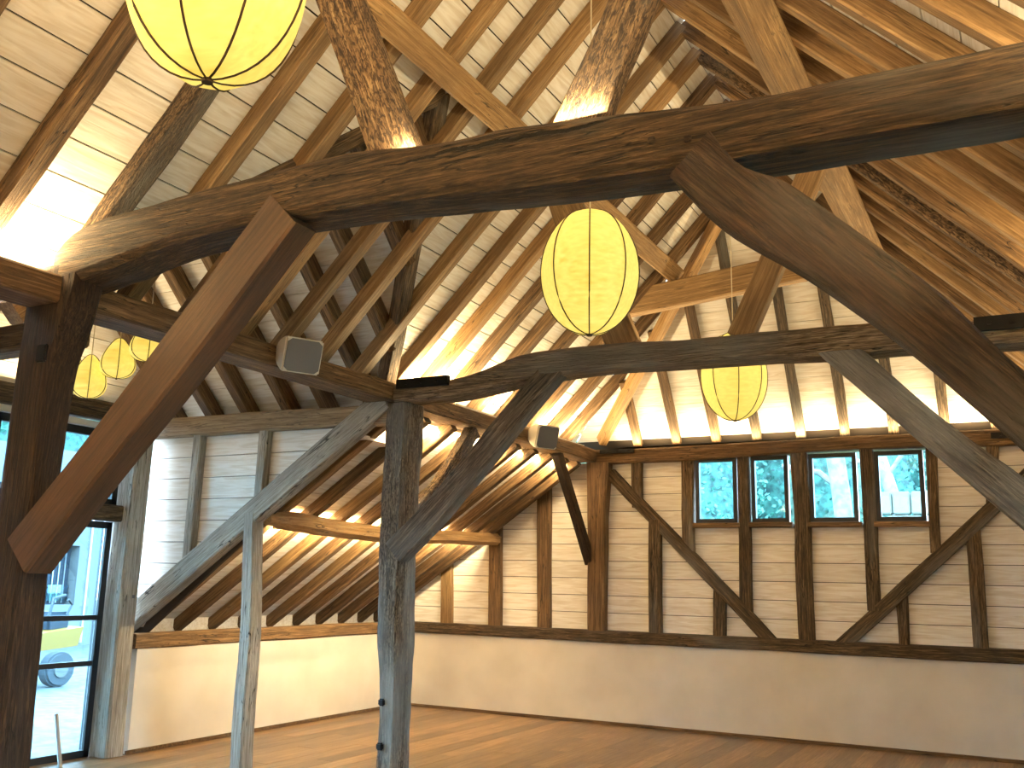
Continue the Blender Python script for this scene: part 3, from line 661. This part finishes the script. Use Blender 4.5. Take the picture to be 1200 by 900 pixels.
boxmesh('pane', (xg - .004, -7.14, 2.27), (xg + .002, -4.7, 2.83), M_GLASS, w5)
boxmesh('head_trim', (XG - .03, -7.2, 2.905), (XG + .05, -4.64, 2.96), M_WHITE, w5)
boxmesh('fascia', (-3.4, -3.62, 2.8), (-.45, -3.58, 3.02), M_BOARD, wp)
boxmesh('fascia', (-3.4, -4.16, 2.8), (-.45, -3.6, 2.83), M_BOARD, wp)
# near aisle closed off, and the parts of the shell the picture does not show
wr = struct('wall_near_aisle'); boxmesh('plaster', (-3.0, -7.75, 0), (-.5, -7.62, 3.1), M_PLASTER, wr)
boxmesh('upper_boards', (-3.0, -7.7, 3.1), (-.55, -7.64, 3.6), M_BOARD, wr)
wn = struct('wall_near_left'); boxmesh('plaster', (-.66, YB, 0), (-.5, -7.62, 3.4), M_PLASTER, wn)
wb = struct('wall_back'); boxmesh('plaster', (-.5, YB - .2, 0), (7.7, YB, 6.2), M_PLASTER, wb)
wrr = struct('wall_right'); boxmesh('plaster', (7.6, -4.4, 0), (7.8, .3, 1.3), M_PLASTER, wrr)
boxmesh('plaster', (7.6, YB, 0), (7.8, -8.9, 3.3), M_PLASTER, wrr)
cr_ = struct('ceiling_right_aisle')
prism('roof_boards', [(5.0, -4.4, 3.2), (7.9, -4.4, 1.25), (7.9, .2, 1.25), (5.0, .2, 3.2)], (.675, 0, 1), .03, M_BOARD, cr_)
prism('roof_boards', [(5.0, YB, 3.42), (7.9, YB, 3.3), (7.9, -4.4, 3.3), (5.0, -4.4, 3.42)], (0, 0, 1), .03, M_BOARD, cr_)
d2 = struct('door_2', (7.7, -6.6, 0))
for yy in (-7.2, -6.0, -4.75): boxmesh('door_frame', (7.66, yy, 0), (7.72, yy + .07, 2.2), M_FRAME, d2)
boxmesh('door_frame', (7.66, -7.2, 2.2), (7.72, -4.68, 2.27), M_FRAME, d2)
boxmesh('pane', (7.688, -7.2, 0), (7.694, -4.7, 2.2), M_GLASS, d2)
boxmesh('plaster', (7.6, -8.9, 0), (7.8, -7.2, 3.3), M_PLASTER, wrr); boxmesh('plaster', (7.6, -7.2, 2.27), (7.8, -4.4, 3.3), M_PLASTER, wrr); boxmesh('plaster', (7.6, -4.68, 0), (7.8, -4.4, 2.27), M_PLASTER, wrr)

# ------------------------------------------------------------------ hanging lamps
def lamp(name, c, zb, H, R, nr, label, group, ztop, pear=0.0, seg=48):
    e0 = empty(name, (c[0], c[1], zb), label, 'lamp', group, None, math.radians(23))
    prof = []
    for i in range(25):
        t = i / 24; a = math.pi * t
        r_ = math.sin(a) ** .92 * (1 + pear * (math.cos(a)))
        z_ = (1 - math.cos(a)) / 2
        prof.append((R * r_, H * z_))
    vs = []; fs = []
    for (r_, z_) in prof:
        for j in range(seg):
            ph_ = 2 * math.pi * j / seg
            # cloth stretched between ribs: slightly flatter between them
            d = abs(((j * nr / seg) % 1) - .0); d = min(d, 1 - d) * 2
            k = 1 - .035 * math.sin(math.pi * d / 2) ** 1
            vs.append((r_ * k * math.cos(ph_), r_ * k * math.sin(ph_), z_))
    for i in range(24):
        for j in range(seg): fs.append((i * seg + j, i * seg + (j + 1) % seg, (i + 1) * seg + (j + 1) % seg, (i + 1) * seg + j))
    me = bpy.data.meshes.new('lamp_shade'); me.from_pydata(vs, [], fs)
    for p in me.polygons: p.use_smooth = True
    link('lamp_shade', me, M_SHADE, e0)
    rr = max(.0035, R * .014)
    for k in range(nr):
        ph_ = 2 * math.pi * k / nr
        o = tube('rib', [((r_ + rr * .6) * math.cos(ph_), (r_ + rr * .6) * math.sin(ph_), z_) for (r_, z_) in prof], rr, M_RIB, None, 5)
        M = o.matrix_world.copy(); o.parent = e0; o.matrix_basis = M
    for nm_, z_, r_ in (('bottom_cap', -.004, R * .06), ('top_cap', H - .004, R * .07)):
        bm = bmesh.new(); bmesh.ops.create_cone(bm, segments=16, radius1=r_, radius2=r_, depth=.012, cap_ends=True)
        me = bpy.data.meshes.new(nm_); bm.to_mesh(me); bm.free(); o = link(nm_, me, M_RIB, e0); o.location = (0, 0, z_)
    o = tube('cord', [(0, 0, H), (0, 0, ztop - zb)], .0045, M_CORD, None, 6); M = o.matrix_world.copy(); o.parent = e0; o.matrix_basis = M
    return e0
zr_ = zn(RX) - .16
lamp('pendant_lamp', (2.43, -8.87), 3.14, .79, .30, 8, 'huge glowing ribbed lamp cut off by the top of the photo', 'large ribbed lamps', zr_)
lamp('pendant_lamp', (2.36, -5.67), 3.08, .79, .30, 8, 'glowing ribbed lamp hanging in the middle, between the two tie beams', 'large ribbed lamps', zr_)
lamp('pendant_lamp', (2.42, -2.6), 3.03, .79, .29, 8, 'yellow ribbed lamp half hidden behind the second tie beam', 'large ribbed lamps', 4.8)
zpr = zp(YMR) - .15
for (x_, y_, zb_, h_, lab) in [(-1.83, -5.9, 2.94, .35, 'small teardrop lamp, lowest and nearest of the left cluster'), (-1.58, -5.85, 3.09, .32, 'small teardrop lamp right of the lowest one in the cluster'),
                               (-2.05, -5.95, 3.05, .33, 'small teardrop lamp partly behind the lowest one, beside the dark post'), (-1.2, -5.9, 3.18, .3, 'small teardrop lamp partly behind the red-brown brace')]:
    lamp('teardrop_lamp', (x_, y_), zb_, h_, .128, 6, lab, 'small lamps in the side porch', zpr, pear=.42, seg=36)

# ------------------------------------------------------------------ speakers on the plate
def speaker(c, tilt, label, s=1.0):
    e0 = empty('wall_speaker', c, label, 'speaker', 'speakers on the left plate')
    prof = [(.1, -.125), (.1, .125)] + [(.1 - .2 * math.sin(math.pi * k / 10), .125 * math.cos(math.pi * k / 10)) for k in range(1, 10)]
    hw = .14
    R = Matrix.Rotation(tilt[2], 3, 'Z') @ Matrix.Rotation(tilt[1], 3, 'Y')
    vs = [R @ Vector((x_ * s, sy * hw * s, z_ * s)) for sy in (-1, 1) for (x_, z_) in prof]; k = len(prof)
    fs = [tuple(range(k)), tuple(range(k, 2 * k))[::-1]] + [(i, i + k, (i + 1) % k + k, (i + 1) % k) for i in range(k)]
    me = bpy.data.meshes.new('housing'); me.from_pydata([tuple(v) for v in vs], [], fs)
    bm = bmesh.new(); bm.from_mesh(me); bmesh.ops.recalc_face_normals(bm, faces=bm.faces); bmesh.ops.bevel(bm, geom=[e_ for e_ in bm.edges if e_.calc_face_angle(0) > .9], offset=.012 * s, segments=3, affect='EDGES'); bm.to_mesh(me); bm.free(); finish(me, 35)
    link('housing', me, M_WHITE, e0)
    gv = []
    for (a, b) in [(-.09, -.118), (.09, -.118), (.115, -.09), (.115, .09), (.09, .118), (-.09, .118), (-.115, .09), (-.115, -.09)]: gv.append((b * s * 1.08, a * s))
    vs = [R @ Vector((x_ * s, y_, z_)) for x_ in (.098, .106) for (y_, z_) in gv]
    fs = [tuple(range(8))[::-1], tuple(range(8, 16))] + [(i, (i + 1) % 8, (i + 1) % 8 + 8, i + 8) for i in range(8)]
    me = bpy.data.meshes.new('grille'); me.from_pydata([tuple(v) for v in vs], [], fs); finish(me); link('grille', me, M_GRILLE, e0)
    boxmesh('bracket', (c[0] - .12, c[1] - .03, c[2] - .03), (c[0] - .03, c[1] + .03, c[2] + .03), M_IRON, e0)
speaker((.13, -5.72, 3.15), (0, .3, -.5), 'grey-fronted white speaker nearest the camera, left of the pitted post')
speaker((.13, -1.78, 3.13), (0, .3, -.5), 'small white speaker further along the plate, near the far corner')
# red call point and white box on the door post
cp = empty('call_point', (-2.71, -4.5, 1.42), 'small white switch with red spots on the oak door post', 'switch')
boxmesh('cover', (-2.725, -4.54, 1.36), (-2.70, -4.47, 1.42), M_WHITE, cp, .004); boxmesh('indicator', (-2.725, -4.53, 1.45), (-2.705, -4.51, 1.47), M_RED_P, cp); boxmesh('button', (-2.702, -4.52, 1.375), (-2.695, -4.49, 1.405), M_GRILLE, cp)
# iron straps and bolts
def strap(lo, hi, label):
    o = empty('iron_strap', tuple((Vector(lo) + Vector(hi)) / 2), label, 'bracket', 'black iron straps')
    boxmesh('strap_plate', lo, hi, M_IRON, o)
    for t in (.2, .5, .8):
        x_ = lo[0] + (hi[0] - lo[0]) * t
        boxmesh('bolt', (x_ - .012, lo[1] - .012, (lo[2] + hi[2]) / 2 - .012), (x_ + .012, lo[1], (lo[2] + hi[2]) / 2 + .012), M_IRON, o, .003)
strap((.06, -4.41, 3.15), (.56, -4.365, 3.23), 'black iron strap on the left end of the second tie beam')
strap((4.42, -4.41, 3.19), (4.85, -4.365, 3.28), 'black iron strap on the right end of the second tie beam')
strap((.06, -.06, 3.155), (.5, -.02, 3.2), 'black iron strap on the left end of the beam over the windows')
strap((4.36, -.06, 3.13), (4.8, -.02, 3.19), 'black iron strap on the right end of the beam over the windows')
for z_, lab in ((.62, 'upper black bolt head low on the pitted centre post'), (.29, 'lower black bolt head low on the pitted centre post')):
    o = boxmesh('bolt_head', (.0, -4.375, z_), (.055, -4.33, z_ + .055), M_IRON, None, .01); o['label'] = lab
    Mo = o.matrix_world.copy(); o.parent = centre_post; o.matrix_basis = Matrix.Translation((.0275, -4.3525, z_ + .0275)); o.matrix_basis = centre_post.matrix_world.inverted() @ o.matrix_basis
tag(boxmesh('bolt_plate', (-.12, -7.575, 2.72), (-.04, -7.54, 2.82), M_IRON, None, .008), 'small black iron plate on the dark left post', 'bolt')
# leaning steel rod by the door
tag(tube('metal_rod', [(-2.35, -5.35, .0), (-2.55, -5.3, .45)], .018, M_STEEL, None, 10), 'thin pale metal rod leaning beside the glazed door', 'rod')

# ------------------------------------------------------------------ led strips lying on the plates
def ledpair(x0, y0, x1, y1, z, k, label, aim=(0, 0, 1)):
    led(x0, y0, x1, y1, z + .012, aim, k)
    a, b = sorted((x0, x1)), sorted((y0, y1))
    tag(boxmesh('led_strip', (a[0] - .01, b[0] - .0, z - .03), (a[1] + .01, b[1] + .0, z - .008), M_WHITE), label, 'light strip', 'light strips on the plates')
ledpair(-.16, -7.82, -.16, -7.6, 3.24, 4.2, 'short light strip on the left plate beside the end of the huge tie beam')
ledpair(-.05, -4.05, -.05, -3.35, 3.24, 1.5, 'light strip on the left plate just beyond the second tie beam')
ledpair(-.05, -3.3, -.05, -.3, 3.24, .8, 'light strip on the left plate running to the far corner')
ledpair(.3, .0, 4.6, .0, 3.235, .5, 'light strip on the beam over the far windows')
ledpair(W_ + .13, -3.6, W_ + .13, -.3, 3.24, .45, 'light strip on the right plate beyond the second tie beam')
ledpair(W_ + .13, -4.9, W_ + .13, -4.15, 3.24, 1.1, 'light strip on the right plate beside the second tie beam')
ledpair(W_ + .13, -8.3, W_ + .13, -7.0, 3.24, 1.5, 'light strip on the right plate beside the huge tie beam')
led(-.31, -4.0, -.31, -.2, 3.0, (-1, 0, -.3), 1.3)
ledpair(-1.53, -4.0, -1.53, -.2, 2.06, 1.1, 'light strip behind the honey coloured log', (-1, 0, .15))
ledpair(-2.78, -7.1, -2.78, -5.0, 3.18, .35, 'light strip on the porch gable beam')
ledpair(-.13, -13.2, -.13, -9.7, 3.24, 3.2, 'light strip on the left plate behind the photographer')  # unseen strip added as warm fill from behind the camera
ledpair(W_ + .13, -13.2, W_ + .13, -8.6, 3.24, 3.2, 'light strip on the right plate behind the photographer')  # its counterpart on the right, likewise added only for warm fill
# strips on top of the tie beams light the struts' feet
led(2.0, -7.495, 2.36, -7.495, 3.54, (0, 0, 1), .7)
led(2.9, -7.495, 3.22, -7.495, 3.509, (0, 0, 1), 1.1)
ledpair(2.25, -4.2, 2.8, -4.2, 3.34, .5, 'light strip on top of the second tie beam')

# ------------------------------------------------------------------ outside
def foliage_mat(name, a, b_):
    m, nt, b = mat(name); tc = N(nt, 'ShaderNodeTexCoord'); n = N(nt, 'ShaderNodeTexNoise'); n.inputs['Scale'].default_value = 6; nt.links.new(tc.outputs['Object'], n.inputs[0])
    nt.links.new(ramp(nt, n.outputs[0], [(.35, a), (.65, b_)]), b.inputs['Base Color']); b.inputs['Roughness'].default_value = .7; return m
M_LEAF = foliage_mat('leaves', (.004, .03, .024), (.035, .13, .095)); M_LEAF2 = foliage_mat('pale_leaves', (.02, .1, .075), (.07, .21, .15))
M_GRAVEL = foliage_mat('gravel', (.035, .04, .04), (.085, .09, .09)); M_BARK = foliage_mat('bark', (.1, .095, .085), (.19, .18, .16))
M_WALLW = plain('white_render', (.1, .105, .105), .8); M_SHED = plain('blue_grey_opening', (.006, .016, .03), .7); M_YEL = plain('yellow_paint', (.2, .11, .01), .4); M_TYRE = plain('tyre_rubber', (.04, .05, .06), .8); M_STONE = plain('pale_stone', (.17, .16, .13), .8)
M_LAWN = foliage_mat('hill_grass', (.03, .09, .05), (.06, .15, .08))
g = tag(boxmesh('gravel_yard', (-60, -40, -.3), (-3.03, 40, -.06), M_GRAVEL), None, None, None, 'structure')
g = tag(boxmesh('hill_ground', (-3.0, .35, -.3), (60, 40, -.05), M_LAWN), None, None, None, 'structure')
g = tag(boxmesh('side_ground', (7.85, -40, -.3), (60, .3, -.05), M_LAWN), None, None, None, 'structure')
def leafball(name, c, R, n, ls, m, label, cat, seed, trunk=None):
    r_ = random.Random(seed); vs = []; fs = []
    e0 = empty(name, (c[0], c[1], -.05), label, cat)
    for i in range(n):
        v = Vector((r_.gauss(0, 1), r_.gauss(0, 1), r_.gauss(0, 1))).normalized()
        rad = .55 + .45 * r_.random() + .22 * noise.noise(v * 2.3 + Vector((seed, 0, 0)))
        p = Vector((v.x * R[0], v.y * R[1], v.z * R[2])) * rad
        a = Vector((r_.gauss(0, 1), r_.gauss(0, 1), r_.gauss(0, 1))).normalized() * ls; b_ = a.orthogonal() * .6
        k = len(vs); q = p + Vector((0, 0, c[2] + .05))
        if q.z < 0: q.z = abs(q.z) * .5
        vs += [q - a, q + b_, q + a, q - b_]; fs.append((k, k + 1, k + 2, k + 3))
    me = bpy.data.meshes.new('foliage'); me.from_pydata([tuple(v) for v in vs], [], fs); o = link('foliage', me, m, e0); o['kind'] = 'stuff'
    bm = bmesh.new(); bmesh.ops.create_icosphere(bm, subdivisions=2, radius=1)
    for v in bm.verts: v.co = Vector((v.co.x * R[0], v.co.y * R[1], v.co.z * R[2])) * (.8 + .12 * noise.noise(v.co * 2)) + Vector((0, 0, c[2] + .05))
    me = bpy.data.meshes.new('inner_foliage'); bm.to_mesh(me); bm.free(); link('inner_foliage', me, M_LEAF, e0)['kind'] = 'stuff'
    if trunk:
        o = tube('trunk', trunk, .12, M_BARK, None, 10); M = o.matrix_world.copy(); o.parent = e0; o.matrix_basis = Matrix.Translation(-Vector((c[0], c[1], -.05))) @ M
    return e0
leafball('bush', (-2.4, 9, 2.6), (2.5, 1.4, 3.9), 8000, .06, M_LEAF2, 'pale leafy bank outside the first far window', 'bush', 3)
leafball('bush', (0.3, 11.6, 3.2), (2.9, 1.5, 4.6), 9000, .065, M_LEAF, 'dark green leaves outside the second far window', 'bush', 4)
leafball('tree', (2.9, 14.8, 4.2), (3.4, 1.6, 4.8), 9000, .075, M_LEAF, 'dense tree outside the third and fourth far windows', 'tree', 5)
def treetrunk(pts, r, twigs, label):
    e0 = empty('tree', pts[0], label, 'tree')
    for nm, pp, rr in [('trunk', pts, r)] + [('branch', t, r * .35) for t in twigs]:
        o = tube(nm, pp, rr, M_BARK, None, 10); o.parent = e0; o.matrix_basis = Matrix.Translation(Vector(pp[0]) - Vector(pts[0]))
treetrunk([(1.75, 7.6, -.05), (1.68, 7.7, 2.4), (1.6, 7.8, 3.3), (1.45, 7.9, 4.6), (1.3, 8, 6)], .17, [[(1.6, 7.8, 3.4), (1.2, 7.9, 3.75), (.5, 8, 3.9)], [(1.5, 7.8, 4.2), (2.2, 7.9, 4.9)]], 'pale tree trunk seen through the third far window')
treetrunk([(2.75, 7.6, -.05), (2.62, 7.7, 2.9), (2.45, 7.8, 3.45), (2.3, 7.9, 4.0), (1.9, 8, 5)], .12, [[(2.4, 7.8, 3.6), (2.8, 7.9, 4.2)], [(2.4, 7.8, 3.7), (1.9, 7.9, 3.95)]], 'slender leaning trunk seen through the fourth far window')
sw = empty('stone_wall', (2.6, 7.2, -.05), 'pale stone blocks low in the fourth far window', 'wall')
for r_ in range(8):
    for k in range(7):
        boxmesh('stone', (2.15 + k * .3 + (r_ % 2) * .12, 7.05, -.05 + r_ * .42), (2.43 + k * .3 + (r_ % 2) * .12, 7.35, .34 + r_ * .42), M_STONE, sw, .02)
# yard building
yb = empty('yard_building', (-15, 4, -.05), 'pale farm building with a dark blue opening across the yard', 'building')
boxmesh('wall', (-19, -6, -.06), (-15, 3.55, 3.4), M_WALLW, yb); boxmesh('wall', (-19, 4.5, -.06), (-15, 9, 3.4), M_WALLW, yb); boxmesh('wall', (-19, 3.5, -.06), (-15, 4.5, .86), M_WALLW, yb); boxmesh('wall', (-19, 3.5, 2.2), (-15, 4.5, 3.4), M_WALLW, yb)
boxmesh('opening', (-15.4, 3.5, .8), (-15.3, 4.55, 2.25), M_SHED, yb)
for k in range(6): boxmesh('slat', (-15.29, 3.6 + k * .15, .9), (-15.26, 3.62 + k * .15, 2.2), M_STEEL, yb)
boxmesh('shed_window', (-15.25, 3.95, .95), (-15.2, 4.45, 1.3), M_GLASS, yb)
for k in range(12): boxmesh('cladding_strip', (-15.0, 4.75 + k * .32, .0), (-14.97, 4.8 + k * .32, 3.35), M_STEEL, yb)
prism('roof', [(-14.6, -6.3, 3.35), (-14.6, 9.3, 3.35), (-17, 9.3, 4.6), (-17, -6.3, 4.6)], (.5, 0, 1), .08, M_SHED, yb)
prism('roof', [(-19.4, -6.3, 3.35), (-19.4, 9.3, 3.35), (-17, 9.3, 4.6), (-17, -6.3, 4.6)], (-.5, 0, 1), .08, M_SHED, yb)
# hillside trees beyond the yard, seen through the high glazing
for k, (x_, y_, z_, h) in enumerate([(-24.5, 0, 4, 4), (-25, 9.5, 4.4, 4.2), (-24.5, 19, 4, 4), (-25, -9.5, 4, 4)]):
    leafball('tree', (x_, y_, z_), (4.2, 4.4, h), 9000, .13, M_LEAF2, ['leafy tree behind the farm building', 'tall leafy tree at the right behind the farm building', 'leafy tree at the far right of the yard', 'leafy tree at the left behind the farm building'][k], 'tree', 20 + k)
# yellow digger
dg = empty('digger', (-8.5, -.8, -.05), 'yellow digger parked on the gravel outside the glazed door', 'vehicle')
def wheel(x_, y_, r_, w_):
    bm = bmesh.new(); bmesh.ops.create_cone(bm, segments=24, radius1=r_, radius2=r_, depth=w_, cap_ends=True); bmesh.ops.rotate(bm, verts=bm.verts, matrix=Matrix.Rotation(math.pi / 2, 3, 'Y')); bmesh.ops.bevel(bm, geom=[e_ for e_ in bm.edges if e_.calc_face_angle(0) > 1], offset=.03, segments=2, affect='EDGES')
    me = bpy.data.meshes.new('wheel'); bm.to_mesh(me); bm.free(); o = link('wheel', me, M_TYRE); world_parent(o, dg, Matrix.Translation((x_, y_, r_ - .06)))
    bm = bmesh.new(); bmesh.ops.create_cone(bm, segments=16, radius1=r_ * .5, radius2=r_ * .45, depth=w_ + .04, cap_ends=True); bmesh.ops.rotate(bm, verts=bm.verts, matrix=Matrix.Rotation(math.pi / 2, 3, 'Y'))
    me = bpy.data.meshes.new('hub'); bm.to_mesh(me); bm.free(); h_ = link('hub', me, M_WALLW, o)
for (x_, y_) in ((-8.2, -1.0), (-8.2, -2.4), (-9.4, -1.0), (-9.4, -2.4)): wheel(x_, y_, .25, .2)
prism('body', [(-8.3, -2.5, .35), (-8.3, -.6, .5), (-8.3, -.52, .78), (-8.3, -1.1, .72), (-8.3, -1.9, .6), (-8.3, -2.5, .6)], (-1, 0, 0), 1.0, M_YEL, dg)
boxmesh('engine', (-9.2, -1.0, .7), (-8.5, -.62, 1.0), M_SHED, dg, .04)
boxmesh('seat', (-9.0, -1.5, .65), (-8.6, -1.15, .95), M_TYRE, dg, .04)
tube('lever', [(-8.5, -1.0, .95), (-8.5, -.95, 1.2), (-8.5, -.75, 1.25)], .025, M_TYRE, dg)
tube('lever', [(-8.5, -.7, .95), (-8.5, -.62, 1.1), (-8.5, -.7, 1.18)], .02, M_TYRE, dg)
